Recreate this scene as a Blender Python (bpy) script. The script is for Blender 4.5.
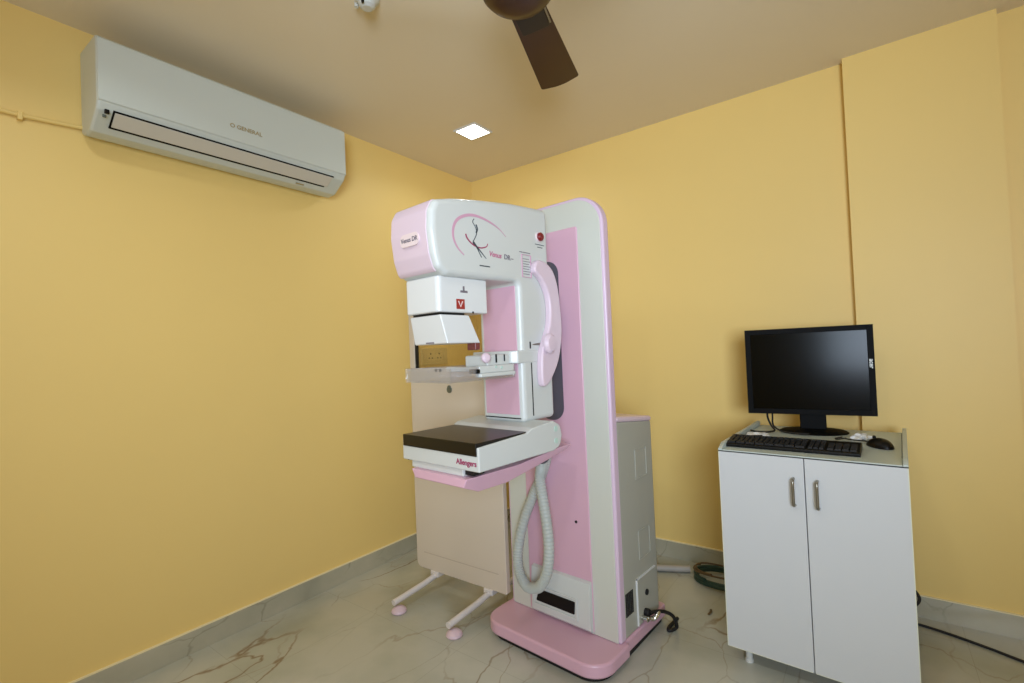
import bpy, bmesh, math, random
from mathutils import Vector, Matrix
PI = math.pi
random.seed(7)
for o in list(bpy.data.objects): bpy.data.objects.remove(o)
S = bpy.context.scene
COL = S.collection

# ------------------------------------------------------------------ camera
F_PX = 483.267
YAW, PITCH, ROLL = 0.6354, 0.0207, -0.0416
CAM = Vector((2.5436, -2.9807, 1.3090))
f = Vector((-math.sin(YAW)*math.cos(PITCH), math.cos(YAW)*math.cos(PITCH), math.sin(PITCH)))
r = Vector((math.cos(YAW), math.sin(YAW), 0)); u = r.cross(f)
r2 = math.cos(ROLL)*r + math.sin(ROLL)*u
u2 = -math.sin(ROLL)*r + math.cos(ROLL)*u
cd = bpy.data.cameras.new('camera'); cam = bpy.data.objects.new('camera', cd); COL.objects.link(cam)
cd.sensor_width = 36.0; cd.lens = F_PX/1024*36; cd.clip_start = 0.02
M = Matrix((r2, u2, -f)).transposed().to_4x4(); M.translation = CAM
cam.matrix_world = M
S.camera = cam

# ------------------------------------------------------------------ world, light, exposure
w = bpy.data.worlds.new('world'); S.world = w; w.use_nodes = True
w.node_tree.nodes['Background'].inputs[0].default_value = (0.75, 0.85, 1.0, 1)
w.node_tree.nodes['Background'].inputs[1].default_value = 0.6
S.view_settings.view_transform = 'Standard'; S.view_settings.look = 'None'
S.view_settings.gamma = 1.0; S.view_settings.use_curve_mapping = False
S.view_settings.exposure = 0.0

def area(name, loc, rot, sx, sy, power, color):
    d = bpy.data.lights.new(name, 'AREA'); d.shape = 'RECTANGLE'; d.size = sx; d.size_y = sy
    d.energy = power; d.color = color
    o = bpy.data.objects.new(name, d); COL.objects.link(o); o.location = loc; o.rotation_euler = rot
    return o
# daylight from an unseen window, added behind the camera to set the light direction
wl = area('added_window_light', (3.42, -4.14, 1.50), (0, 0, 0), 1.0, 1.1, 44, (0.67, 0.79, 0.95))
wl.rotation_euler = (Vector((0.9, -0.4, 2.1))-Vector((3.42, -4.14, 1.50))).to_track_quat('-Z', 'Y').to_euler()
wl.data.spread = math.radians(100)  # beam narrowed so the outer walls fall off darker, like a vignette

ROOM_X, ROOM_Y, H = 4.3, -4.2, 2.7

# ------------------------------------------------------------------ materials
def lin(c):
    return tuple((x/12.92 if x <= 0.04045 else ((x+0.055)/1.055)**2.4) for x in [v/255 for v in c])
def mat(name, rgb, rough=0.5, metal=0.0, noise=0.0, nscale=30, bump=0.0, coat=0.0, spec=0.5):
    m = bpy.data.materials.new(name); m.use_nodes = True
    nt = m.node_tree; b = nt.nodes['Principled BSDF']
    c = (*lin(rgb), 1)
    b.inputs['Base Color'].default_value = c
    b.inputs['Roughness'].default_value = rough; b.inputs['Metallic'].default_value = metal
    b.inputs['Coat Weight'].default_value = coat; b.inputs['Specular IOR Level'].default_value = spec
    if noise or bump:
        tc = nt.nodes.new('ShaderNodeTexCoord'); n = nt.nodes.new('ShaderNodeTexNoise')
        n.inputs['Scale'].default_value = nscale; n.inputs['Detail'].default_value = 5
        nt.links.new(tc.outputs['Object'], n.inputs['Vector'])
        if noise:
            mx = nt.nodes.new('ShaderNodeMix'); mx.data_type = 'RGBA'
            mx.inputs[6].default_value = tuple(x*(1-noise) for x in c[:3])+(1,)
            mx.inputs[7].default_value = tuple(min(1, x*(1+noise)) for x in c[:3])+(1,)
            nt.links.new(n.outputs['Fac'], mx.inputs[0]); nt.links.new(mx.outputs[2], b.inputs['Base Color'])
        if bump:
            bp = nt.nodes.new('ShaderNodeBump'); bp.inputs['Strength'].default_value = bump
            bp.inputs['Distance'].default_value = 0.002
            nt.links.new(n.outputs['Fac'], bp.inputs['Height']); nt.links.new(bp.outputs['Normal'], b.inputs['Normal'])
    return m
def clear(name, tint, gloss=0.08, rough=0.03, milky=0.0):
    m = bpy.data.materials.new(name); m.use_nodes = True; nt = m.node_tree
    nt.nodes.remove(nt.nodes['Principled BSDF'])
    out = nt.nodes['Material Output']
    t = nt.nodes.new('ShaderNodeBsdfTransparent'); t.inputs[0].default_value = (*tint, 1)
    g = nt.nodes.new('ShaderNodeBsdfGlossy'); g.inputs['Roughness'].default_value = rough
    lw = nt.nodes.new('ShaderNodeLayerWeight'); lw.inputs['Blend'].default_value = 0.25
    ma = nt.nodes.new('ShaderNodeMath'); ma.operation = 'MULTIPLY_ADD'
    ma.inputs[1].default_value = 0.5; ma.inputs[2].default_value = gloss
    nt.links.new(lw.outputs['Fresnel'], ma.inputs[0])
    mx = nt.nodes.new('ShaderNodeMixShader')
    nt.links.new(ma.outputs[0], mx.inputs[0]); nt.links.new(t.outputs[0], mx.inputs[1]); nt.links.new(g.outputs[0], mx.inputs[2])
    last = mx.outputs[0]
    if milky:
        d = nt.nodes.new('ShaderNodeBsdfDiffuse'); d.inputs[0].default_value = (.8, .78, .8, 1)
        m2 = nt.nodes.new('ShaderNodeMixShader'); m2.inputs[0].default_value = milky
        nt.links.new(last, m2.inputs[1]); nt.links.new(d.outputs[0], m2.inputs[2]); last = m2.outputs[0]
    nt.links.new(last, out.inputs['Surface'])
    return m
def emit(name, rgb, strength):
    m = bpy.data.materials.new(name); m.use_nodes = True; b = m.node_tree.nodes['Principled BSDF']
    b.inputs['Base Color'].default_value = (1, 1, 1, 1)
    b.inputs['Emission Color'].default_value = (*lin(rgb), 1); b.inputs['Emission Strength'].default_value = strength
    return m
def marble(name, base, dark, vein, joints):
    m = bpy.data.materials.new(name); m.use_nodes = True; nt = m.node_tree; N = nt.nodes; L = nt.links
    b = N['Principled BSDF']; b.inputs['Roughness'].default_value = 0.22
    tc = N.new('ShaderNodeTexCoord')
    # cloudy ground
    n1 = N.new('ShaderNodeTexNoise'); n1.inputs['Scale'].default_value = 2.2; n1.inputs['Detail'].default_value = 6
    L.new(tc.outputs['Object'], n1.inputs['Vector'])
    mx = N.new('ShaderNodeMix'); mx.data_type = 'RGBA'
    mx.inputs[6].default_value = (*lin(base), 1); mx.inputs[7].default_value = (*lin(dark), 1)
    mr0 = N.new('ShaderNodeMapRange'); mr0.inputs[1].default_value = 0.42; mr0.inputs[2].default_value = 0.68
    L.new(n1.outputs['Fac'], mr0.inputs[0]); L.new(mr0.outputs[0], mx.inputs[0])
    last = mx.outputs[2]
    # veins: edges of large warped cells, thin and broken up
    for sc, wd, off, amt in ((1.55, 0.0058, 0.0, 0.8), (3.4, 0.010, 7.3, 0.42)):
        mp = N.new('ShaderNodeMapping'); mp.inputs['Location'].default_value = (off+.35, off*0.7+.2, 0)
        mp.inputs['Rotation'].default_value = (0, 0, 0.9); mp.inputs['Scale'].default_value = (1.0, 0.55, 1.0)
        L.new(tc.outputs['Object'], mp.inputs['Vector'])
        nn = N.new('ShaderNodeTexNoise'); nn.inputs['Scale'].default_value = 2.6; nn.inputs['Detail'].default_value = 5
        L.new(mp.outputs[0], nn.inputs['Vector'])
        vs = N.new('ShaderNodeVectorMath'); vs.operation = 'SCALE'; vs.inputs['Scale'].default_value = 0.38
        L.new(nn.outputs['Color'], vs.inputs[0])
        va = N.new('ShaderNodeVectorMath'); va.operation = 'ADD'; L.new(mp.outputs[0], va.inputs[0]); L.new(vs.outputs[0], va.inputs[1])
        vo = N.new('ShaderNodeTexVoronoi'); vo.feature = 'DISTANCE_TO_EDGE'; vo.inputs['Scale'].default_value = sc
        L.new(va.outputs[0], vo.inputs['Vector'])
        mr = N.new('ShaderNodeMapRange'); mr.inputs[1].default_value = wd*.25; mr.inputs[2].default_value = wd*1.6
        mr.inputs[3].default_value = amt; mr.inputs[4].default_value = 0.0
        L.new(vo.outputs['Distance'], mr.inputs[0])
        # break the veins up
        nb = N.new('ShaderNodeTexNoise'); nb.inputs['Scale'].default_value = 2.0; L.new(mp.outputs[0], nb.inputs['Vector'])
        mb = N.new('ShaderNodeMapRange'); mb.inputs[1].default_value = 0.42; mb.inputs[2].default_value = 0.6
        L.new(nb.outputs['Fac'], mb.inputs[0])
        mu = N.new('ShaderNodeMath'); mu.operation = 'MULTIPLY'; L.new(mr.outputs[0], mu.inputs[0]); L.new(mb.outputs[0], mu.inputs[1])
        m2 = N.new('ShaderNodeMix'); m2.data_type = 'RGBA'; m2.inputs[7].default_value = (*lin(vein), 1)
        L.new(mu.outputs[0], m2.inputs[0]); L.new(last, m2.inputs[6]); last = m2.outputs[2]
    if joints:
        br = N.new('ShaderNodeTexBrick'); br.offset = 0; br.inputs['Scale'].default_value = 1.0
        br.inputs['Brick Width'].default_value = 0.6; br.inputs['Row Height'].default_value = 0.6
        br.inputs['Mortar Size'].default_value = 0.0012; br.inputs['Mortar Smooth'].default_value = 0.1
        mp = N.new('ShaderNodeMapping'); mp.inputs['Location'].default_value = (0.18, 0.22, 0)
        L.new(tc.outputs['Object'], mp.inputs['Vector']); L.new(mp.outputs[0], br.inputs['Vector'])
        m3 = N.new('ShaderNodeMix'); m3.data_type = 'RGBA'; m3.inputs[7].default_value = (*lin((105, 100, 85)), 1)
        jj = N.new('ShaderNodeMath'); jj.operation = 'MULTIPLY'; jj.inputs[1].default_value = 0.25
        L.new(br.outputs['Fac'], jj.inputs[0]); L.new(jj.outputs[0], m3.inputs[0]); L.new(last, m3.inputs[6]); last = m3.outputs[2]
    L.new(last, b.inputs['Base Color'])
    return m

WALL = mat('yellow_paint', (244, 212, 132), 0.5, noise=0.015, nscale=3, bump=0.04)
CEIL = mat('ceiling_paint', (236, 222, 196), 0.8, noise=0.015, nscale=3)
FLOOR = marble('marble_floor', (190, 188, 174), (166, 167, 152), (128, 104, 74), True)
SKIRT = marble('marble_skirting', (190, 184, 162), (162, 160, 140), (84, 84, 66), False)
LIT_LEDGE = mat('lit_skirting_ledge', (246, 232, 190), 0.5)  # cream grout tone, made paler so the skirting top looks lit
WHITE = mat('white_enamel', (222, 223, 222), 0.28, coat=0.2)
SHELLW = mat('shell_white', (208, 210, 206), 0.32)
FASCIA = mat('fascia_white', (206, 207, 196), 0.35)
GREYW = mat('housing_grey_white', (174, 173, 161), 0.4)
PINK = mat('pink_enamel', (216, 172, 189), 0.32)
PALEPINK = mat('pale_pink', (222, 200, 212), 0.32)
TRIMPINK = mat('trim_pink', (218, 192, 212), 0.3)
DARK = mat('black_plastic', (9, 9, 9), 0.4, spec=.25)
SOFTBLACK = mat('soft_black', (22, 21, 22), 0.6)
CARBON = mat('detector_black', (16, 14, 12), 0.3, noise=0.15, nscale=60)
CASING = mat('monitor_casing', (7, 7, 8), 0.6, spec=.12)
SCREEN = mat('screen_glass', (4, 5, 4), 0.16, spec=.13)
GREY = mat('slot_grey', (84, 80, 90), 0.6)
HOSE = mat('grey_hose', (184, 189, 183), 0.45)
RED = mat('red_plastic', (124, 16, 22), 0.3)
REDLAB = mat('red_label', (160, 48, 40), 0.5)
REDGLASS = mat('dark_red_plastic', (120, 62, 60), 0.25)
ACW = mat('cooler_white', (206, 212, 206), 0.35)
ACLOW = mat('cooler_louvre', (210, 206, 196), 0.4)
GOLD = mat('gold_print', (168, 152, 110), 0.45)
BROWN = mat('fan_brown', (58, 28, 18), 0.35)
BROWND = mat('fan_bracket_dark', (26, 16, 12), 0.4)
CREAM = mat('shield_cream', (216, 202, 184), 0.35)
CREAMW = mat('shield_leg_white', (222, 214, 210), 0.35)
CASTER = mat('caster_pink', (220, 194, 204), 0.4)
LAM = mat('white_laminate', (208, 209, 209), 0.35, noise=0.01, nscale=8)
TOPL = mat('laminate_top', (190, 200, 194), 0.4)
EDGE = mat('cream_edging', (222, 222, 200), 0.4)
STEEL = mat('brushed_steel', (150, 146, 134), 0.3, metal=0.9)
CHROME = mat('chrome', (210, 210, 205), 0.15, metal=1.0)
PRINTD = mat('print_dark', (60, 70, 78), 0.5)
PRINTP = mat('print_pink', (206, 156, 178), 0.5)
PRINTG = mat('print_grey', (120, 112, 120), 0.5)
PRINTM = mat('print_magenta', (160, 60, 96), 0.5)
STICK = mat('sticker_pale', (232, 212, 212), 0.4)
GREENP = mat('cap_green', (190, 214, 202), 0.35)
SOCK = mat('switch_cream', (222, 196, 136), 0.4)
CABLEG = mat('green_cable', (38, 66, 54), 0.5)
CABLEB = mat('brown_cable', (96, 74, 44), 0.5)
PIPE = mat('grey_conduit', (176, 168, 158), 0.5)
WRAP = mat('white_wrap', (236, 238, 240), 0.4)
BADGE = mat('badge_steel', (110, 118, 112), 0.4, metal=0.6)
GLASS = clear('lead_glass', (0.95, 0.93, 0.82), 0.05)
ACRYL = clear('clear_acrylic', (0.95, 0.96, 0.98), 0.10, 0.06, 0.13)
WINGL = clear('window_glass', (0.95, 0.97, 0.97), 0.05)
LAMP = emit('lamp_diffuser', (255, 252, 244), 9.0)

# ------------------------------------------------------------------ helpers
def link(name, me, m, parent=None, bevel=0, seg=3, smooth=True):
    o = bpy.data.objects.new(name, me); COL.objects.link(o)
    if m: me.materials.append(m)
    if parent: o.parent = parent
    if smooth:
        for p in me.polygons: p.use_smooth = True
    if bevel:
        b = o.modifiers.new('bevel', 'BEVEL'); b.width = bevel; b.segments = seg
        b.limit_method = 'ANGLE'; b.angle_limit = math.radians(35); b.harden_normals = False
    if smooth:
        me.set_sharp_from_angle(angle=math.radians(35))
        wn = o.modifiers.new('wn', 'WEIGHTED_NORMAL'); wn.keep_sharp = True
    return o
def obj(name, bm, m, parent=None, bevel=0, seg=3, smooth=True):
    bmesh.ops.recalc_face_normals(bm, faces=bm.faces)
    me = bpy.data.meshes.new(name); bm.to_mesh(me); bm.free()
    return link(name, me, m, parent, bevel, seg, smooth)
def B(*boxes):
    bm = bmesh.new()
    for b in boxes: abox(bm, *b)
    return bm
def abox(bm, x0, x1, y0, y1, z0, z1):
    v = [bm.verts.new((x, y, z)) for x in (x0, x1) for y in (y0, y1) for z in (z0, z1)]
    for i in ((0,1,3,2),(4,6,7,5),(0,4,5,1),(2,3,7,6),(0,2,6,4),(1,5,7,3)): bm.faces.new([v[k] for k in i])
    return bm
def prism(pts, axis, a, b, bm=None):
    """pts in the two remaining axes (order x,y,z without axis), extruded along axis from a to b"""
    bm = bm or bmesh.new()
    def P(p, t):
        return {'x': (t, p[0], p[1]), 'y': (p[0], t, p[1]), 'z': (p[0], p[1], t)}[axis]
    A = [bm.verts.new(P(p, a)) for p in pts]; C = [bm.verts.new(P(p, b)) for p in pts]
    bm.faces.new(A); bm.faces.new(C[::-1]); n = len(pts)
    for i in range(n): bm.faces.new((A[i], C[i], C[(i+1) % n], A[(i+1) % n]))
    return bm
def rpoly(pts, rad, seg=6):
    """round corners of a polygon; rad scalar or list"""
    out = []; n = len(pts)
    for i in range(n):
        R_ = rad[i] if isinstance(rad, (list, tuple)) else rad
        p = Vector(pts[i]); a = Vector(pts[i-1])-p; b = Vector(pts[(i+1) % n])-p
        if R_ <= 0: out.append(tuple(p)); continue
        la, lb = a.length, b.length; a.normalize(); b.normalize()
        ang = a.angle(b); d = min(R_/math.tan(ang/2), la*0.49, lb*0.49); R2 = d*math.tan(ang/2)
        c = p+(a+b).normalized()*(R2/math.sin(ang/2))
        s = p+a*d-c; e = p+b*d-c; th = s.angle(e)
        for k in range(seg+1):
            t = k/seg
            v = (s*math.sin((1-t)*th)+e*math.sin(t*th))/math.sin(th)
            out.append(tuple(c+v))
    return out
def rrect(x0, x1, y0, y1, rad, seg=6): return rpoly([(x0,y0),(x1,y0),(x1,y1),(x0,y1)], rad, seg)
def catmull(pts, n=8, closed=False):
    P = [Vector(p) for p in pts]; out = []
    m = len(P)
    for i in range(m if closed else m-1):
        if closed: p0, p1, p2, p3 = P[i-1], P[i], P[(i+1) % m], P[(i+2) % m]
        else: p0, p1, p2, p3 = P[max(i-1,0)], P[i], P[i+1], P[min(i+2, m-1)]
        for k in range(n):
            t = k/n
            out.append(0.5*((2*p1)+(p2-p0)*t+(2*p0-5*p1+4*p2-p3)*t*t+(-p0+3*p1-3*p2+p3)*t**3))
    if not closed: out.append(P[-1])
    return out
def tube(pts, rad, seg=10, bm=None, cap=True, flat=None):
    """sweep a circle (radius a number or function of index) along points"""
    bm = bm or bmesh.new(); P = [Vector(p) for p in pts]; n = len(P)
    t0 = (P[1]-P[0]).normalized()
    up = Vector((0,0,1)) if abs(t0.z) < 0.9 else Vector((1,0,0))
    nrm = t0.cross(up).normalized(); rings = []
    for i in range(n):
        t = (P[min(i+1,n-1)]-P[max(i-1,0)]).normalized()
        nrm = (nrm-t*nrm.dot(t)).normalized(); bi = t.cross(nrm)
        R_ = rad(i) if callable(rad) else rad
        rings.append([bm.verts.new(P[i]+nrm*R_*math.cos(2*PI*k/seg)+bi*R_*math.sin(2*PI*k/seg)) for k in range(seg)])
    for i in range(n-1):
        for k in range(seg):
            bm.faces.new((rings[i][k], rings[i][(k+1) % seg], rings[i+1][(k+1) % seg], rings[i+1][k]))
    if cap: bm.faces.new(rings[0][::-1]); bm.faces.new(rings[-1])
    return bm
def lathe(prof, seg=32, bm=None, c=(0,0,0)):
    """prof: (radius, z) list, spun about z"""
    bm = bm or bmesh.new(); rings = []
    for (R_, z) in prof:
        if R_ < 1e-6: rings.append([bm.verts.new((c[0], c[1], c[2]+z))])
        else: rings.append([bm.verts.new((c[0]+R_*math.cos(2*PI*k/seg), c[1]+R_*math.sin(2*PI*k/seg), c[2]+z)) for k in range(seg)])
    for A, C in zip(rings, rings[1:]):
        for k in range(seg):
            a = [A[0]] if len(A) == 1 else [A[k], A[(k+1) % seg]]
            b = [C[0]] if len(C) == 1 else [C[(k+1) % seg], C[k]]
            if len(a)+len(b) > 2: bm.faces.new(a+b)
    return bm
def xform(bm, M): bmesh.ops.transform(bm, matrix=M, verts=bm.verts); return bm
def aim(axis):  # rotate z to axis
    return Vector((0,0,1)).rotation_difference(Vector(axis)).to_matrix().to_4x4()
def disc(R_, h, at, axis, rnd=0.0, seg=28):
    e = rnd or min(R_, h)*0.15
    bm = lathe([(0,0),(R_,0),(R_,h-e),(R_-e,h),(0,h)], seg)
    return xform(bm, Matrix.Translation(at) @ aim(axis))
def text(name, body, size, M, m, parent, depth=0.0006, bold=False, shear=0.0, width=1.0):
    cu = bpy.data.curves.new(name, 'FONT'); cu.body = body; cu.size = size; cu.extrude = depth
    cu.align_x = 'CENTER'; cu.align_y = 'CENTER'; cu.shear = shear
    if bold: cu.offset = size*0.02
    t = bpy.data.objects.new(name+'_src', cu); COL.objects.link(t)
    dg = bpy.context.evaluated_depsgraph_get()
    me = bpy.data.meshes.new_from_object(t.evaluated_get(dg))
    bpy.data.objects.remove(t); bpy.data.curves.remove(cu)
    me.transform(M @ Matrix.Diagonal((width, 1, 1, 1)))
    me.name = name; me.materials.clear()
    return link(name, me, m, parent, smooth=False)
def frame_M(at, right, up):
    R_ = Vector(right).normalized(); U_ = Vector(up).normalized(); N_ = R_.cross(U_)
    m_ = Matrix((R_, U_, N_)).transposed().to_4x4(); m_.translation = at
    return m_
def ribbon(pts, w, axis_dir, thick, bm=None):
    """flat stroke following pts, lying on a plane with normal axis_dir; w(t) the width"""
    bm = bm or bmesh.new(); P = [Vector(p) for p in pts]; N_ = Vector(axis_dir); n = len(P); rows = []
    for i in range(n):
        t = (P[min(i+1,n-1)]-P[max(i-1,0)]).normalized(); s = t.cross(N_).normalized(); ww = w(i/(n-1))/2
        rows.append([bm.verts.new(P[i]-s*ww), bm.verts.new(P[i]+s*ww), bm.verts.new(P[i]+s*ww+N_*thick), bm.verts.new(P[i]-s*ww+N_*thick)])
    for A, C in zip(rows, rows[1:]):
        for k in range(4): bm.faces.new((A[k], A[(k+1) % 4], C[(k+1) % 4], C[k]))
    bm.faces.new(rows[0]); bm.faces.new(rows[-1][::-1])
    return bm
def thing(name, label, cat, loc=(0,0,0), rz=0, group=None):
    o = bpy.data.objects.new(name, None); COL.objects.link(o); o.location = loc; o.rotation_euler = (0,0,rz)
    o.empty_display_size = 0.1
    o['label'] = label; o['category'] = cat
    if group: o['group'] = group
    return o
def tag(o, label, cat, group=None):
    o['label'] = label; o['category'] = cat
    if group: o['group'] = group
    return o
def struct(name, bm, m, parent=None, bevel=0):
    o = obj(name, bm, m, parent, bevel, smooth=False)
    if not parent: o['kind'] = 'structure'
    return o

# ------------------------------------------------------------------ the room
X, Y, T = ROOM_X, ROOM_Y, 0.12
PX0, PX1, PY = 2.4988, 3.0511, -0.0537         # the pilaster in the back wall
struct('floor', B((-T, X+T, Y-T, T, -0.1, 0)), FLOOR)
struct('ceiling', B((-T, X+T, Y-T, T, H, H+0.1)), CEIL)
struct('wall_left', B((-T, 0, Y-T, T, 0, H)), WALL)
struct('wall_back', prism([(0,0),(PX0,0),(PX0,PY),(PX1,PY),(PX1,0),(X,0),(X,T),(0,T)], 'z', 0, H), WALL)
struct('wall_right', B((X, X+T, Y-T, T, 0, H)), WALL)
WX0, WX1, WZ0, WZ1 = 2.89, 3.95, 0.92, 2.08  # unseen window opening, added to hold the daylight lamp
struct('wall_rear', B((0, WX0, Y-T, Y, 0, H), (WX1, X, Y-T, Y, 0, H), (WX0, WX1, Y-T, Y, 0, WZ0), (WX0, WX1, Y-T, Y, WZ1, H)), WALL)
wf = struct('window_1', B((WX0, WX0+.05, Y-.09, Y-.03, WZ0, WZ1), (WX1-.05, WX1, Y-.09, Y-.03, WZ0, WZ1), (WX0+.05, WX1-.05, Y-.09, Y-.03, WZ0, WZ0+.05),
       (WX0+.05, WX1-.05, Y-.09, Y-.03, WZ1-.05, WZ1), ((WX0+WX1)/2-.03, (WX0+WX1)/2+.03, Y-.09, Y-.03, WZ0+.05, WZ1-.05)), WHITE)
struct('pane', B((WX0+.05, WX1-.05, Y-.065, Y-.058, WZ0+.05, WZ1-.05)), WINGL, wf)
BH, BT = 0.098, 0.012
def skirting(name, pts_out, close):
    struct(name, prism(pts_out, 'z', 0, BH), SKIRT)
bl = struct('baseboard_left', B((0, BT, Y, 0, 0, BH)), SKIRT)
struct('ledge', B((0, BT-.001, Y, 0, BH, BH+.005)), LIT_LEDGE, bl)
back_pts = [(BT,0),(PX0,0),(PX0,PY),(PX1,PY),(PX1,0),(X,0),(X,-BT),(PX1+BT,-BT),(PX1+BT,PY-BT),(PX0-BT,PY-BT),(PX0-BT,-BT),(BT,-BT)]
bb = struct('baseboard_back', prism(back_pts, 'z', 0, BH), SKIRT)
struct('ledge', prism(back_pts, 'z', BH, BH+.005), LIT_LEDGE, bb)
br_ = struct('baseboard_right', B((X-BT, X, Y, -BT, 0, BH)), SKIRT)
br2 = struct('baseboard_rear', B((BT, X-BT, Y, Y+BT, 0, BH)), SKIRT)

# ------------------------------------------------------------------ mammography machine
A = math.atan2(-0.053, 0.598)
mm = thing('mammography_machine', 'tall pink and white breast x-ray machine on a pink floor plate', 'medical machine', (1.368, -1.09, 0), A)
def P_(name, bm, m, parent=mm, bevel=0, seg=3, smooth=True): return obj(name, bm, m, parent, bevel, seg, smooth)
# base
plate = rpoly([(-.304,.425),(-.304,.035),(-.322,.03),(-.322,-.198),(.322,-.198),(.322,.03),(.304,.035),(.304,.425)], [.02,0,0,.10,.10,0,0,.02], 8)
bp_ = P_('base_plate', prism(plate, 'z', .022, .078), PINK, bevel=.012)
P_('shadow_gap', prism(rpoly([(-.290,.41),(-.302,-.178),(.302,-.178),(.290,.41)], [.02,.09,.09,.02], 8), 'z', 0, .022), SOFTBLACK, bp_)  # black block standing in for the shadow under the base plate
# column (flat slab) and its fascia
def slab(x0, x1, z0, z1, rd): return rpoly([(x0,z0),(x1,z0),(x1,z1),(x0,z1)], [0,0,rd,rd], 10)
col = P_('column', prism(slab(-.30, .30, .078, 1.972, .135), 'y', 0, .045), TRIMPINK, bevel=.008)
P_('fascia', prism(slab(-.287, .287, .080, 1.958, .124), 'y', -.004, .004), FASCIA, col, bevel=.002)
P_('front_panel', prism(rrect(-.178, .174, .085, 1.845, .012), 'y', -.009, .0), PINK, col, bevel=.004)
P_('carriage_slot', prism(rrect(-.067, .067, .990, 1.712, .06, 10), 'y', -.0105, -.006), GREY, col)
P_('lock_screw', disc(.006, .004, (.106,-.009,.549), (0,-1,0)), SOFTBLACK, col)
# rear generator housing
hbm = prism(rpoly([(-.28,.045),(.296,.045),(.296,.385),(-.28,.385)], [0,0,.03,.03], 6), 'z', .078, .990)
for v in hbm.verts:
    if v.co.z > .9: v.co.z -= (v.co.y-.045)*.11
hs = P_('rear_housing', hbm, GREYW, bevel=.006)
lbm = prism(rpoly([(-.283,.045),(.299,.045),(.299,.388),(-.283,.388)], [0,0,.033,.033], 6), 'z', .990, 1.014)
for v in lbm.verts: v.co.z -= (v.co.y-.045)*.11
P_('housing_lid', lbm, PALEPINK, hs, bevel=.010)
g = bmesh.new()
for k in range(5): abox(g, .296, .2985, .053+k*.014, .062+k*.014, .165, .262)
P_('vent_grille', g, SOFTBLACK, hs)
def rim(y0, y1, z0, z1, wdt, x=.296):
    return B((x, x+.004, y0, y1, z0, z0+wdt), (x, x+.004, y0, y1, z1-wdt, z1), (x, x+.004, y0, y0+wdt, z0+wdt, z1-wdt), (x, x+.004, y1-wdt, y1, z0+wdt, z1-wdt))
P_('access_panel', B((.296,.301,.155,.33,.088,.285)), GREYW, hs, bevel=.002)
P_('access_panel_edge', B((.296,.303,.150,.155,.088,.29), (.296,.303,.150,.33,.285,.29)), WHITE, hs)
P_('grip_recess', rim(.19,.30,.715,.85,.006), GREYW, hs, bevel=.002)
P_('grip_recess', rim(.19,.30,.36,.49,.006), GREYW, hs, bevel=.002)
P_('socket', disc(.013,.006,(.301,.235,.205),(1,0,0)), SOFTBLACK, hs)
P_('cable_gland', disc(.016,.022,(.301,.215,.125),(1,0,0)), SOFTBLACK, hs)
P_('cable_gland', disc(.012,.03,(.301,.185,.112),(1,0,0)), CHROME, hs)
g = tube(catmull([(.325,.188,.112),(.342,.205,.112),(.345,.235,.112),(.340,.265,.114)],20), lambda i: .009+.0018*math.sin(i*2.1), 12)
P_('armoured_sleeve', g, CHROME)
P_('power_cable', tube(catmull([(.322,.215,.125),(.335,.25,.122),(.352,.30,.105),(.372,.34,.075),(.380,.36,.03),(.372,.36,.009),(.355,.33,.008),(.345,.36,.008),(.345,.45,.008)],8), .008, 10), SOFTBLACK)
# pedal control box at the foot of the column
cbx = P_('control_box', prism([(-.012,.085),(-.034,.105),(-.034,.225),(-.026,.300),(-.009,.306),(-.009,.085)], 'x', -.148, .172), SHELLW, bevel=.006)
P_('display_frame', B((-.138,.112,-.040,-.034,.127,.140), (-.138,.112,-.040,-.034,.216,.224), (.102,.112,-.040,-.034,.140,.216), (-.138,-.128,-.040,-.034,.140,.216)), SHELLW, cbx, bevel=.002)
P_('display_window', prism(rpoly([(-.118,.152),(.094,.152),(.098,.207),(-.100,.207)], .004, 3), 'y', -.0375, -.033), DARK, cbx)
# arm: head + upright in one moulded shell
prof = [(-.350,1.030),(-.350,1.578),(-.715,1.572),(-.752,1.592),(-.768,1.64),(-.778,1.72),(-.773,1.785),(-.752,1.822),(-.68,1.840),(-.53,1.864),(-.37,1.884),(-.245,1.893),(-.150,1.898),(-.150,1.030)]
prof = rpoly(prof, [.02,.02,.03,.03,.05,.08,.04,.03,.3,.5,.5,.3,.02,.02], 5)
arm = P_('arm_shell', prism(prof, 'x', -.116, .112), SHELLW, bevel=.022, seg=5)
arm.location.x = .011
P_('pivot_hub', disc(.062,.15,(0,-.155,1.42),(0,1,0)), GREY, arm)
nose = [p for p in prof if p[0] < -.725 and 1.576 < p[1] < 1.826]
def offs(pl, d):
    out = []
    for k, p in enumerate(pl):
        a = Vector(pl[max(k-1,0)]); b = Vector(pl[min(k+1,len(pl)-1)]); t = (b-a).normalized()
        out.append((p[0]-t.y*d, p[1]+t.x*d))
    return out
nose_n = offs(nose, .003)
P_('nose_panel', prism(nose_n+offs(nose, -.008)[::-1], 'x', -.106, .088), PALEPINK, arm, bevel=.002)
P_('upright_panel', B((-.090,.090,-.3525,-.349,1.06,1.572)), PINK, arm, bevel=.001)
P_('side_slot', B((.1115,.1126,-.286,-.280,1.052,1.262)), DARK, arm)
P_('side_slot', B((.1115,.1126,-.290,-.282,1.318,1.345)), DARK, arm)
P_('seam', B((-.095,.095,-.3535,-.345,1.044,1.048)), SOFTBLACK, arm)
# badge on the nose
st = P_('name_sticker', prism(rrect(-.050,.052,1.678,1.722,.021,8), 'y', -.7825, -.770), STICK, arm)
text('lettering', 'Venus DR', .022, frame_M((.001,-.783,1.700),(1,0,0),(0,0,1)), PRINTG, st, bold=True)
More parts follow.
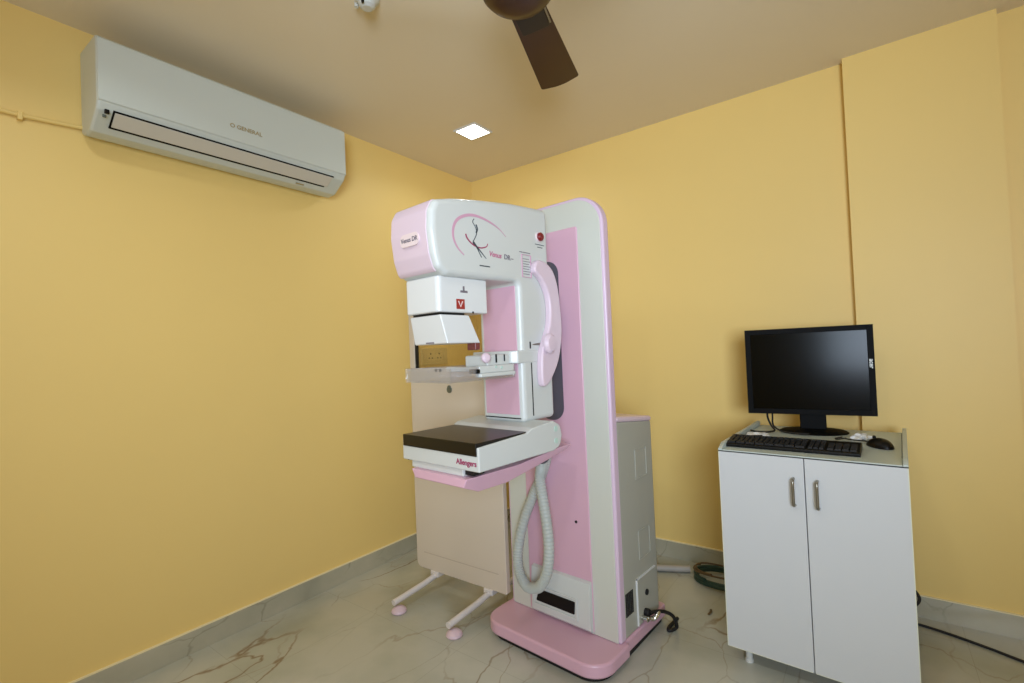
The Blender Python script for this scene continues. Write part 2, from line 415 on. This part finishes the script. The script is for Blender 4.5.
# printed emblem on the head's side
sx = .1124
def SP(v, z): return (sx, v, z)
arc = [(-.625,1.648),(-.655,1.672),(-.672,1.705),(-.668,1.742),(-.645,1.772),(-.60,1.792),(-.55,1.796),(-.49,1.786),(-.44,1.768),(-.405,1.745)]
g = ribbon(catmull([SP(*p) for p in arc],6), lambda t: .0022+.0085*math.sin(PI*min(1,t*1.05+.02))**.8, (1,0,0), .0008)
P_('emblem_arc', g, PRINTP, arm, smooth=False)
g = ribbon(catmull([SP(-.570,1.784),SP(-.578,1.772),SP(-.565,1.755),SP(-.560,1.735),SP(-.570,1.715),SP(-.580,1.700),SP(-.574,1.690)],5), lambda t:.0028, (1,0,0), .0009)
ribbon(catmull([SP(-.578,1.700),SP(-.560,1.684),SP(-.540,1.668),SP(-.516,1.648)],5), lambda t:.006*(1-t)+.002, (1,0,0), .0009, g)
ribbon(catmull([SP(-.562,1.765),SP(-.556,1.750),SP(-.563,1.735)],5), lambda t:.006, (1,0,0), .0009, g)
ribbon(catmull([SP(-.568,1.690),SP(-.552,1.668),SP(-.540,1.650)],5), lambda t:.003, (1,0,0), .0009, g)
P_('emblem_figure', g, PRINTD, arm, smooth=False)
g = ribbon(catmull([SP(-.614,1.724),SP(-.606,1.708),SP(-.578,1.690),SP(-.545,1.684),SP(-.514,1.692),SP(-.506,1.704)],6), lambda t:.0065*(1-.5*t), (1,0,0), .0007)
P_('emblem_ribbon', g, PRINTM, arm, smooth=False)
text('lettering', 'Venus', .027, frame_M((.1128,-.468,1.668),(0,1,-.03),(0,.03,1)), mat('print_rose', (190, 112, 140), .5), arm, bold=True, shear=.2)
text('lettering', 'DR', .026, frame_M((.1128,-.402,1.666),(0,1,-.03),(0,.03,1)), PRINTG, arm, bold=True)
P_('print_line', B((.112,.1128,-.382,-.366,1.662,1.665)), PRINTG, arm, smooth=False)
P_('print_line', B((.112,.1128,-.551,-.498,1.6185,1.6225)), PRINTD, arm, smooth=False)
rg = rim(-.318,-.262,1.600,1.690,.0018,.1118)
P_('spec_label', rg, PRINTP, arm, smooth=False)
g = bmesh.new()
for k in range(7): abox(g, .112,.1127, -.310,-.272+.01*(k % 2), 1.612+k*.010, 1.6145+k*.010)
abox(g, .112,.1128,-.330,-.262,1.697,1.700)
P_('spec_print', g, PRINTG, arm, smooth=False)
eb = P_('emergency_button', disc(.0175,.018,(.112,-.202,1.774),(1,0,0),.005), RED, arm)
P_('button_collar', disc(.021,.006,(.112,-.202,1.774),(1,0,0)), STICK, eb)
P_('button_print', B((.112,.1128,-.228,-.168,1.741,1.744),(.112,.1128,-.214,-.180,1.730,1.733)), PRINTD, arm, smooth=False)
for o in arm.children:
    if o.name.split('.')[0] in ('emblem_arc','emblem_figure','emblem_ribbon','lettering','print_line','spec_label','spec_print','emergency_button','button_print','side_slot'): o.location.y = -.011
# x-ray tube box, collimator
tb = P_('tube_box', prism(rpoly([(-.088,-.735),(.095,-.735),(.095,-.50),(-.088,-.50)], [.018,.018,.008,.008], 5), 'z', 1.452, 1.575), WHITE, bevel=.005)
P_('warning_label', B((.095,.0958,-.655,-.616,1.464,1.499)), REDLAB, tb, smooth=False)
g = ribbon([( .0958,-.645,1.492),(.0958,-.6355,1.472),(.0958,-.626,1.492)], lambda t:.005, (1,0,0), .0005)
P_('warning_print', g, STICK, tb, smooth=False)
g = bmesh.new()
abox(g,.0945,.0957,-.622,-.614,1.527,1.545); abox(g,.0945,.0957,-.634,-.600,1.522,1.530)
P_('maker_mark', g, PRINTG, tb, smooth=False)
P_('screw', disc(.004,.003,(.094,-.577,1.447+.007),(1,0,0)), SOFTBLACK, tb)
cl = prism([(-.088,-.722),(.088,-.722),(.088,-.595),(-.088,-.595)], 'z', 1.436, 1.3)
bm = bmesh.new()
top = [(-.076,-.725),(.090,-.725),(.090,-.592),(-.076,-.592)]; bot = [(-.080,-.705),(.100,-.705),(.100,-.550),(-.080,-.550)]
a_ = [bm.verts.new((x,y,1.444)) for x,y in top]; b_ = [bm.verts.new((x,y,1.345)) for x,y in bot]
bm.faces.new(a_); bm.faces.new(b_[::-1])
for i in range(4): bm.faces.new((a_[i],b_[i],b_[(i+1)%4],a_[(i+1)%4]))
cl.free()
co = P_('collimator', bm, WHITE, bevel=.004)
P_('neck', B((-.070,.074,-.714,-.60,1.434,1.456)), SOFTBLACK, co)
P_('collimator_print', B((-.012,.030,-.7085,-.7050,1.3475,1.3525)), PRINTG, co, smooth=False)
P_('light_window', B((.052,.096,-.572,-.548,1.320,1.347)), REDGLASS, co, bevel=.003)
# compression paddle: a clear tray held on the carriage
bm = bmesh.new()
pz0, pz1, pt = 1.212, 1.262, .005
abox(bm,-.122,.122,-.720,-.395,pz0,pz0+pt)
abox(bm,-.122,.122,-.720,-.715,pz0+pt,pz1); abox(bm,-.122,-.117,-.715,-.395,pz0+pt,pz1); abox(bm,.117,.122,-.715,-.395,pz0+pt,pz1)
pad = P_('compression_paddle', bm, ACRYL, smooth=False)
car = P_('paddle_carriage', prism([(-.125,-.150),(-.125,-.375),(-.100,-.395),(.100,-.395),(.125,-.375),(.125,-.240),(.112,-.240),(.112,-.352),(-.112,-.352),(-.112,-.150)], 'z', 1.262, 1.312), SHELLW, bevel=.005)
P_('paddle_clamp', B((-.02,.100,-.52,-.395,1.255,1.300)), SHELLW, car, bevel=.008)
P_('clamp_rail', B((-.122,.122,-.53,-.50,1.240,1.258)), SHELLW, car, bevel=.004)
P_('side_ledge', B((.100,.132,-.585,-.40,1.222,1.236), (.100,.124,-.585,-.40,1.236,1.262)), SHELLW, car, bevel=.004)
P_('clamp_knob', xform(lathe([(0,-.012),(.014,-.014),(.022,-.006),(.022,.004),(.014,.012),(0,.014)],20), Matrix.Translation((.110,-.535,1.290)) @ aim((1,-.2,.2)) @ Matrix.Diagonal((.85,.85,.85,1))), PALEPINK, car)
P_('clamp_catch', B((.101,.104,-.478,-.470,1.270,1.302)), DARK, car, bevel=.002)
P_('clamp_catch', B((.101,.104,-.432,-.426,1.274,1.300)), DARK, car, bevel=.002)
for (a1, b1) in ((-.50,1.262),(-.47,1.258)): P_('clamp_screw', disc(.005,.003,(.124,a1,b1-.006),(1,0,0)), GREENP, car)
P_('clamp_foot', B((.085,.125,-.600,-.580,1.236,1.252)), DARK, car, bevel=.004)
P_('paddle_screw', disc(.005,.003,(-.004+.05,-.715,1.255),(0,-1,0)), SOFTBLACK, pad)
P_('paddle_screw', disc(.005,.003,(-.004+.072,-.715,1.255),(0,-1,0)), SOFTBLACK, pad)
# side handle with knob
hp = [(-.262,1.668),(-.215,1.668),(-.165,1.640),(-.132,1.575),(-.118,1.475),(-.114,1.400),(-.125,1.328),(-.148,1.262),(-.182,1.212),(-.215,1.176),(-.248,1.164),(-.262,1.185),(-.262,1.250),(-.252,1.310),(-.225,1.360),(-.198,1.42),(-.192,1.50),(-.212,1.560),(-.245,1.600),(-.282,1.628)]
hp = [(v[0],v[1]) for v in catmull([Vector((a,b,0)) for a,b in hp], 4, closed=True)]
hd = P_('side_handle', prism(hp, 'x', .122, .152), PALEPINK, bevel=.008)
P_('handle_mount', B((.110,.124,-.272,-.235,1.600,1.640)), SHELLW, hd, bevel=.003)
P_('handle_mount', B((.110,.124,-.250,-.210,1.22,1.26)), SHELLW, hd, bevel=.003)
kn = P_('turn_knob', xform(lathe([(0,.0),(.028,.0),(.036,.008),(.036,.018),(.026,.028),(0,.030)],26), Matrix.Translation((.150,-.222,1.335)) @ aim((1,0,0)) @ Matrix.Diagonal((1.15,1,1,1))), PALEPINK, hd)
P_('knob_shaft', tube([(.118,-.285,1.333),(.125,-.205,1.336)], .005, 10), STEEL, hd)
P_('side_screw', disc(.008,.004,(.112,-.205,1.392),(1,0,0)), SHELLW, arm)
# bucky tray with detector
tp = rpoly([(-.690,.922),(-.690,1.002),(-.445,1.012),(-.412,1.026),(-.285,1.036),(-.243,1.015),(-.232,.975),(-.245,.935),(-.290,.922)], [.004,.004,.02,.02,.02,.03,.03,.03,.02], 4)
tr = P_('detector_tray', prism(tp, 'x', -.197, .212), SHELLW, bevel=.006)
P_('detector_plate', B((-.190,.203,-.6935,-.432,.973,1.016)), CARBON, tr, bevel=.0025)
P_('cap', disc(.011,.002,(.212,-.272,1.004),(1,0,0)), GREENP, tr)
P_('cap', disc(.011,.002,(.212,-.272,.958),(1,0,0)), GREENP, tr)
text('lettering', 'Allengers', .026, frame_M((.152,-.691,.9485),(1,0,0),(0,0,1)), PRINTM, tr, bold=True)
P_('under_box', B((-.155,.125,-.682,-.26,.896,.9225)), SHELLW, tr, bevel=.004)
P_('latch_recess', B((.124,.165,-.672,-.62,.902,.9225)), SOFTBLACK, tr)
P_('indicator', disc(.005,.003,(-.165,-.686,.926-.0),(0,-1,0)), SOFTBLACK, tr)
up = [(-.700,.896),(-.706,.868),(-.640,.842),(-.50,.840),(-.32,.868),(-.16,.900),(-.120,.912),(-.120,.918),(-.2,.916),(-.45,.897)]
bm = prism(up, 'x', -.175, .175)
for v in bm.verts:   # narrow the boat shape towards its bottom and round its front corners
    k = max(0, (.9-v.co.z)/.05); v.co.x *= 1-.12*min(1, k)
    if v.co.x < 0: v.co.x *= .85-.22*min(1, k)
    if v.co.y < -.66: v.co.x *= .93
P_('under_tray', bm, PINK, bevel=.010)
P_('hose_connector', disc(.026,.085,(.040,-.215,.905),(.1,.6,-.6)), GREY, arm)
# corrugated hose
hA = [(.050,-.155,.870),(.028,-.135,.835),(.008,-.12,.79),(.001,-.12,.742),(.013,-.12,.657),(.029,-.12,.552),(.034,-.12,.446),(.018,-.12,.347),(-.024,-.115,.275),
      (-.075,-.10,.243),(-.125,-.09,.232),(-.170,-.08,.262),(-.194,-.07,.331),(-.185,-.06,.426),(-.154,-.05,.535),(-.106,-.045,.635),(-.061,-.045,.715),(-.02,-.05,.80),(.0,-.06,.86)]
g = tube(catmull(hA, 26), lambda i: .0232+.0013*math.sin(i*PI/2+.4), 16)
P_('corrugated_hose', g, HOSE)

# ------------------------------------------------------------------ lead glass shield on legs
sh = thing('radiation_shield', 'cream standing x-ray shield with glass top and splayed legs', 'shield', (.725, -1.06, 0))
panel = rpoly([(-.352,.095),(.320,.095),(.320,1.235),(-.352,1.235)], [.035,.01,0,0], 6)
panel = rpoly([(-.330,.10),(.318,.10),(.318,1.235),(-.330,1.235)], [.035,.01,0,0], 6)
pn = P_('lower_panel', prism(panel, 'y', -.014, .016), CREAM, sh, bevel=.003)
P_('crease', B((-.27,.27,-.0155,-.012,.190,.194)), mat('crease_line', (192,176,160), .5), pn, bevel=.001)
P_('badge', disc(.018,.004,(-.022,-.014,1.116),(0,-1,0)), BADGE, pn)
P_('badge', disc(.012,.006,(-.022,-.014,1.128),(0,-1,0)), BADGE, pn)
wfr = B((-.330,-.288,-.014,.016,1.235,1.785),(.290,.318,-.014,.016,1.235,1.785),(-.288,.290,-.014,.016,1.755,1.785))
fr = P_('window_frame', wfr, CREAM, sh, bevel=.003)
P_('gasket', B((-.288,-.280,-.010,.012,1.236,1.754)), SOFTBLACK, fr)
P_('gasket', B((.284,.290,-.010,.012,1.236,1.754)), SOFTBLACK, fr)
P_('corner_cap', disc(.016,.012,(-.322,-.014,1.775),(0,-1,0)), CREAM, fr)
P_('window_pane', B((-.280,.284,-.002,.006,1.236,1.754)), GLASS, sh, smooth=False)
for x in (-.19, .196):
    lg = P_('leg', tube([(x,.0,.085),(x,-.012,.075),(x-.004,-.10,.062),(x-.012,-.298,.046)], .0155, 14), CREAMW, sh)
    P_('leg_bracket', B((x-.03,x+.03,-.02,.022,.07,.102)), CREAMW, sh, bevel=.006)
    P_('foot_pad', xform(lathe([(0,0),(.034,0),(.039,.006),(.036,.016),(.022,.027),(0,.030)],24), Matrix.Translation((x+.012,-.283,0))), CASTER, lg)
    lg = P_('leg', tube([(x,.0,.085),(x,.012,.075),(x,.10,.066),(x,.275,.060)], .0155, 14), CREAMW, sh)
    P_('foot_pad', xform(lathe([(0,0),(.034,0),(.039,.006),(.036,.016),(.022,.027),(0,.030)],24), Matrix.Translation((x+.012,.268,0))), CASTER, lg)

# ------------------------------------------------------------------ wall cooler
ac = thing('air_conditioner', 'white split air conditioner high on the yellow left wall', 'air conditioner', (0, -1.885, 2.245))
L2 = .545
apro = [(0,.36),(.205,.352),(.222,.335),(.222,.09),(.205,.062),(.115,.004),(.06,0),(0,.02)]
bd = P_('body', prism(rpoly(apro, [0,.02,.02,.02,.03,.02,.02,0], 4), 'y', -L2, L2), ACW, ac, bevel=.010)
P_('front_cover', prism(rpoly([(.205,.348),(.226,.335),(.228,.095),(.214,.085),(.205,.09)], .004, 3), 'y', -L2+.003, L2-.003), ACW, ac, bevel=.004)
# louvre lying on the slanted lower face
def slant(t):   # t along the slanted face from front edge (0) to rear (1)
    return (.206-.089*t, .064-.060*t)
n_ = Vector((.060,-.089)).normalized()
def slab2(t0, t1, y0, y1, th, off=0.0):
    p0 = Vector(slant(t0))+n_*off; p1 = Vector(slant(t1))+n_*off
    return prism([tuple(p0),tuple(p1),tuple(p1+n_*th),tuple(p0+n_*th)], 'y', y0, y1)
lv = P_('louvre', slab2(-.02,.62,-.487,.470,.005,-.001), ACLOW, ac, bevel=.002)
P_('louvre_gap', slab2(-.09,-.03,-.489,.473,.003,.0005), DARK, ac)
P_('louvre_gap', slab2(.62,.69,-.491,.452,.003,.0005), DARK, ac)
P_('louvre_gap', slab2(-.09,.69,-.494,-.488,.003,.0005), DARK, ac)
P_('sensor_window', B((.200,.2120,-.520,-.505,.052,.068)), DARK, ac, bevel=.002)
P_('indicator_panel', B((.190,.1985,-.524,-.512,.040,.050)), BADGE, ac, bevel=.002)
text('lettering', 'O GENERAL', .026, frame_M((.2285,.004,.160),(0,1,0),(0,0,1)), GOLD, ac, bold=True, width=1.05)
P_('mark', slab2(.85,.92,.30,.345,.002,.0005), GOLD, ac, smooth=False)
P_('side_screw', disc(.01,.008,(.18,-.02,.352),(0,0,1)), ACW, ac)

cdt = thing('wall_conduit', 'thin yellow painted conduit running left of the air conditioner', 'conduit', (0,-3.2,2.275))
P_('pipe', tube([(.010,-.9,-.03),(.010,.05,.0),(.010,.60,.002),(.010,.80,.018)], .0085, 12), WALL, cdt)
for y in (-.55, .02, .59): P_('clip', B((.0,.022,y-.008,y+.008,-.018,.014)), WALL, cdt, bevel=.003)

# ------------------------------------------------------------------ switch board on left wall
sb = thing('switch_board', 'cream electrical switch board on the wall behind the shield glass', 'switch board', (0,-.497,1.298))
bx = P_('plate', B((0,.014,-.130,.130,-.060,.060)), SOCK, sb, bevel=.005)
P_('switch', B((.014,.020,-.112,-.086,-.022,.022)), SOCK, sb, bevel=.003)
P_('switch', B((.014,.020,.086,.112,-.022,.022)), SOCK, sb, bevel=.003)
for yc in (-.045, .04):
    sk = P_('socket', B((.014,.017,yc-.035,yc+.035,-.036,.036)), SOCK, sb, bevel=.002)
    P_('socket_hole', disc(.006,.003,(.0155,yc,.018),(1,0,0)), SOFTBLACK, sk)
    P_('socket_hole', disc(.005,.003,(.0155,yc-.015,-.012),(1,0,0)), SOFTBLACK, sk)
    P_('socket_hole', disc(.005,.003,(.0155,yc+.015,-.012),(1,0,0)), SOFTBLACK, sk)

# ------------------------------------------------------------------ ceiling lamp(s), detector, fan
def downlight(x, y, label, power):
    t = thing('ceiling_light', label, 'light', (x, y, H), 0, 'square ceiling lights')
    s = .075
    P_('frame', B((-s-.012,s+.012,-s-.012,-s,-.008,0),(-s-.012,s+.012,s,s+.012,-.008,0),(-s-.012,-s,-s,s,-.008,0),(s,s+.012,-s,s,-.008,0)), WHITE, t, bevel=.002)
    P_('diffuser', B((-s,s,-s,s,-.005,-.001)), LAMP, t, smooth=False)
    d = bpy.data.lights.new('light_source', 'AREA'); d.size = .14; d.energy = power; d.color = (.86, .95, 1); d.spread = math.radians(150)
    o = bpy.data.objects.new('light_source', d); COL.objects.link(o); o.parent = t; o.location = (0,0,-.009)
downlight(.608, -.676, 'small square lit ceiling light near the far corner', 2.5)
downlight(.95, -2.75, 'added unseen square ceiling light, brightening the left wall by the air conditioner', 5)  # out of view, added to brighten the left wall and floor
downlight(2.1, -3.0, 'added unseen square ceiling light, filling in from the near ceiling half', 8)  # second lamp out of view, added as fill light

sd = thing('smoke_detector', 'small round white detector on the ceiling, cut by the top edge', 'smoke detector', (1.045,-1.80,H))
P_('housing', lathe([(0,-.045),(.018,-.045),(.030,-.036),(.034,-.022),(.046,-.012),(.048,0)],28), SHELLW, sd)
P_('vent', B((.010,.017,-.035,-.027,-.044,-.020)), DARK, sd)
P_('terminal', disc(.008,.02,(-.052,-.01,-.02),(0,0,1)), SHELLW, sd)

FZ = 2.395
fan = thing('ceiling_fan', 'brown ceiling fan with one blade in view', 'fan', (1.738, -1.785, FZ))
P_('motor_housing', lathe([(0,-.032),(.06,-.030),(.092,-.022),(.108,-.004),(.110,.015),(.102,.050),(.06,.075),(.03,.105),(0,.105)],40), BROWN, fan)
P_('down_rod', tube([(0,0,.10),(0,0,.30)], .012, 14), BROWN, fan)
P_('canopy', lathe([(0,.26),(.02,.26),(.055,.30),(.062,.34),(0,.34)],28), BROWN, fan)
ba = math.radians(107.5)
for k in range(3):
    a = ba+k*2*PI/3
    Mr = Matrix.Rotation(a, 4, 'Z') @ Matrix.Translation((0,0,.012)) @ Matrix.Rotation(math.radians(-9), 4, 'X')
    bl_ = [(.105,-.058),(.560,-.080),(.577,-.02),(.577,.02),(.560,.080),(.105,.058)]
    ob = P_('blade', xform(prism(rpoly(bl_, [.008,.012,.1,.1,.012,.008], 4), 'z', 0, .004), Mr), BROWN, fan, bevel=.001)
    P_('blade_bracket', xform(prism(rpoly([(.07,-.045),(.10,-.048),(.205,-.048),(.205,.048),(.10,.048),(.07,.045)], .008, 3), 'z', -.005, 0), Mr), BROWND, ob, bevel=.001)
    P_('bracket_rib', xform(B((.10,.19,-.056,-.051,-.007,0)), Mr), STEEL, ob)

# ------------------------------------------------------------------ cabinet
CA = math.radians(-2.4)
cb = thing('cabinet', 'white two door cabinet on short legs below the monitor', 'cabinet', (2.023,-.873,0), CA)
CW, CD, Z0, Z1 = .609, .70, .080, .864
P_('body', B((0,.018,.018,CD,Z0,Z1),(CW-.018,CW,.018,CD,Z0,Z1),(.018,CW-.018,.018,CD,Z0,Z0+.018),(.018,CW-.018,CD-.012,CD,Z0+.018,Z1),(.018,CW-.018,.018,.03,Z1-.03,Z1)), LAM, cb, smooth=False)
tpz = P_('worktop', B((.0155,CW-.0155,-.002,CD,Z1+.003,.872)), TOPL, cb, bevel=.002)
P_('top_seam', B((0,CW,.0,CD,Z1,Z1+.003)), SOFTBLACK, cb)
def railp(x0, x1): return prism([(-.002,Z1+.003),(CD,Z1+.003),(CD,.893),(.045,.893),(-.002,.874)], 'x', x0, x1)
P_('side_rail', railp(0,.015), TOPL, cb, bevel=.002)
P_('side_rail', railp(CW-.015,CW), TOPL, cb, bevel=.002)
P_('rail_groove', B((CW-.018,CW-.0152,.12,CD-.02,.872,.8735)), PRINTD, cb)
half = CW/2
for (x0, x1, hx) in ((.0, half-.0015, half-.036), (half+.0015, CW, half+.041)):
    d = P_('door', B((x0,x1,0,.018,Z0-.008,Z1-.001)), LAM, cb, bevel=.0015)
    ex_ = (x0, x0+.003) if x0 == 0 else (x1-.003, x1)
    P_('door_edging', B((ex_[0],ex_[1],-.0004,.018,Z0-.0082,Z1-.001)), EDGE, d, smooth=False)
    P_('bottom_edging', B((x0+.003,x1-.003,-.0004,.018,Z0-.0086,Z0-.006)), EDGE, d, smooth=False)
    hh = catmull([(hx,0,.786),(hx,-.018,.784),(hx,-.026,.774),(hx,-.026,.735),(hx,-.026,.698),(hx,-.018,.688),(hx,0,.686)], 5)
    P_('handle', tube(hh, .0055, 12), STEEL, d)
for x in (.065, CW-.065):
    for y in (.06, CD-.06):
        P_('leg', lathe([(0,0),(.016,0),(.016,.01),(.013,.014),(.013,Z0),(0,Z0)],16,c=(x,y,0)), SHELLW, cb)

# ------------------------------------------------------------------ monitor
mo = thing('monitor', 'black flat computer monitor on the white cabinet', 'monitor', (2.30,-.35,.8725), math.atan2(.099,.995))
cz = .8725
bz = P_('casing', B((-.250,.262,.0,.030,.958-cz,1.364-cz)), CASING, mo, bevel=.004)
P_('rear_shell', B((-.19,.20,.030,.055,1.02-cz,1.32-cz)), CASING, mo, bevel=.015)
P_('screen', B((-.226,.238,-.0012,.004,.982-cz,1.340-cz)), SCREEN, mo, smooth=False)
P_('bezel', B((-.250,-.226,-.004,.0,.958-cz,1.364-cz),(.238,.262,-.004,.0,.958-cz,1.364-cz),(-.226,.238,-.004,.0,1.340-cz,1.364-cz),(-.226,.238,-.004,.0,.958-cz,.982-cz)), CASING, mo, bevel=.001)
lgt = text('lettering', 'acer', .024, frame_M((.250,-.0048,1.190-cz),(0,0,-1),(1,0,0)), SHELLW, mo, bold=True)
P_('neck', B((-.034,.072,.018,.040,.010,.15)), CASING, mo, bevel=.004)
P_('stand_base', xform(lathe([(0,0),(.138,0),(.140,.005),(.125,.012),(.05,.018),(0,.018)],40), Matrix.Translation((.018,.03,0)) @ Matrix.Diagonal((1,.72,1,1))), CASING, mo)
P_('video_cable', tube(catmull([(-.165,.05,.12),(-.170,.03,.07),(-.155,.0,.030),(-.140,-.02,.010),(-.16,-.05,.006),(-.215,-.06,.006),(-.24,-.03,.006)],8), .0045, 8), SOFTBLACK, mo)
P_('power_cable', tube(catmull([(-.150,.05,.12),(-.148,.03,.07),(-.145,.0,.030),(-.11,-.03,.008),(-.06,-.07,.008),(0,-.085,.008)],8), .004, 8), SOFTBLACK, mo)

# ------------------------------------------------------------------ keyboard
kb = thing('keyboard', 'black computer keyboard along the cabinet front edge', 'keyboard', (2.268,-.735,.8725), math.radians(-1.5))
KW, KD = .235, .082
kt = prism([(-KD,0),(KD,0),(KD,.026),(-KD+.004,.014),(-KD,.010)], 'x', -KW, KW)
P_('case', kt, DARK, kb, bevel=.003)
g = bmesh.new()
def keyrow(y, x0, x1, n, h):
    w_ = (x1-x0)/n
    for k in range(n):
        xa, xb = x0+k*w_+.0012, x0+(k+1)*w_-.0012
        z_ = .014+(y+KD)*.073
        v = [g.verts.new(p) for p in ((xa,y-h/2,z_),(xb,y-h/2,z_),(xb,y+h/2,z_+.001),(xa,y+h/2,z_+.001),(xa+.002,y-h/2+.003,z_+.008),(xb-.002,y-h/2+.003,z_+.008),(xb-.002,y+h/2-.002,z_+.009),(xa+.002,y+h/2-.002,z_+.009))]
        for i in ((0,3,2,1),(4,5,6,7),(0,1,5,4),(1,2,6,5),(2,3,7,6),(3,0,4,7)): g.faces.new([v[j] for j in i])
for rI, y in enumerate((-.064,-.045,-.026,-.007,.012)):
    keyrow(y, -.225, .060, 15 if rI else 8, .0175)
    keyrow(y, .068, .122, 3, .0175); keyrow(y, .130, .225, 4, .0175)
keyrow(.042, -.225, .060, 13, .014); keyrow(.042, .068, .122, 3, .014)
P_('keycaps', g, mat('keycap_black', (17,16,18), .5, spec=.3), kb)
P_('foot', B((-.20,-.17,.055,.07,0,.012)), DARK, kb)
P_('foot', B((.17,.20,.055,.07,0,.012)), DARK, kb)
P_('cable', tube(catmull([(-.03,KD,.015),(-.05,.12,.006),(-.12,.15,.006),(-.17,.12,.006),(-.20,.16,.006),(-.14,.20,.006)],8), .003, 8), SOFTBLACK, kb)

ms = thing('mouse', 'black computer mouse to the right of the keyboard', 'mouse', (2.560,-.585,.8735), math.radians(28))
bm = bmesh.new(); bmesh.ops.create_uvsphere(bm, u_segments=24, v_segments=14, radius=1)
for v in bm.verts:
    v.co = Vector((v.co.x*.037, v.co.y*.064, max(0, v.co.z)*.034*(1-.15*v.co.y)))
P_('shell', bm, DARK, ms)
P_('scroll_wheel', disc(.008,.006,(-.003,.035,.030),(1,0,0)), SOFTBLACK, ms)
P_('cable', tube(catmull([(0,.055,.008),(-.01,.09,.005),(-.04,.12,.005),(-.07,.11,.012),(-.085,.08,.020),(-.105,.10,.012),(-.09,.15,.006),(-.05,.18,.006)],8), .0028, 8), SOFTBLACK, ms)

def wrap(name, label, loc, s, seed):
    rnd = random.Random(seed); bm = bmesh.new(); bmesh.ops.create_icosphere(bm, subdivisions=3, radius=1)
    for v in bm.verts:
        k = 1+.35*math.sin(v.co.x*5+seed)*math.cos(v.co.y*6+seed*2)+.12*rnd.random()
        v.co = Vector((v.co.x*s[0]*k, v.co.y*s[1]*k, max(0, v.co.z)*s[2]*k))
    o = obj(name, bm, WRAP); o.location = loc; tag(o, label, 'plastic wrap'); return o
wrap('plastic_wrap', 'crumpled white plastic behind the mouse, right of the monitor stand', (2.497,-.42,.873), (.032,.036,.018), 3)
wrap('plastic_wrap', 'crumpled white plastic behind the keyboard, left of the monitor stand', (2.108,-.50,.873), (.045,.035,.012), 5)

# ------------------------------------------------------------------ cables on the floor
c = obj('floor_cable', tube(catmull([(2.57,-.16,.006),(2.656,-.154,.006),(2.73,-.168,.006),(2.80,-.190,.006),(2.89,-.225,.006),(2.977,-.265,.006),(3.15,-.33,.006),(3.5,-.40,.006)],8), .0055, 10), SOFTBLACK)
tag(c, 'black cable running over the floor right of the cabinet', 'cable')
c = obj('cable_loop', tube(catmull([(2.60,-.16,.06),(2.655,-.13,.075),(2.676,-.11,.10),(2.665,-.10,.128),(2.64,-.09,.135),(2.58,-.09,.12)],8), .006, 10), SOFTBLACK)
tag(c, 'short black cable loop at the cabinet back, above the skirting', 'cable')
c = obj('conduit_stub', tube([(1.46,-.25,.020),(1.66,-.155,.020)], .018, 16), PIPE)
tag(c, 'grey plastic pipe lying on the floor behind the machine', 'pipe')
def coil(name, m, R1, R2, cx, cy, z, turns, rad, label, ph):
    pts = []
    n = int(turns*28)
    for i in range(n+1):
        t = ph+i/28*2*PI
        pts.append((cx+R1*(1+.06*math.sin(t*.37))*math.cos(t), cy+R2*(1+.05*math.cos(t*.53))*math.sin(t), z+.009*(i/28)+.003*math.sin(3*t)))
    o = obj(name, tube(pts, rad, 8), m); tag(o, label, 'cable'); return o
coil('cable_coil', CABLEG, .165, .110, 1.875, -.19, .012, 3.2, .0085, 'dark green coiled cable on the floor left of the cabinet', 3.0)
coil('cable_coil', CABLEB, .150, .080, 1.86, -.215, .066, 1.3, .005, 'thin brown cable laid on top of the green coil', 2.6)
c = obj('plastic_scrap', ribbon([(1.86,-.50,.002),(1.868,-.53,.006),(1.862,-.555,.002)], lambda t:.010, (0,0,1), .002), CABLEB)
tag(c, 'tiny brown scrap on the floor left of the cabinet', 'scrap')
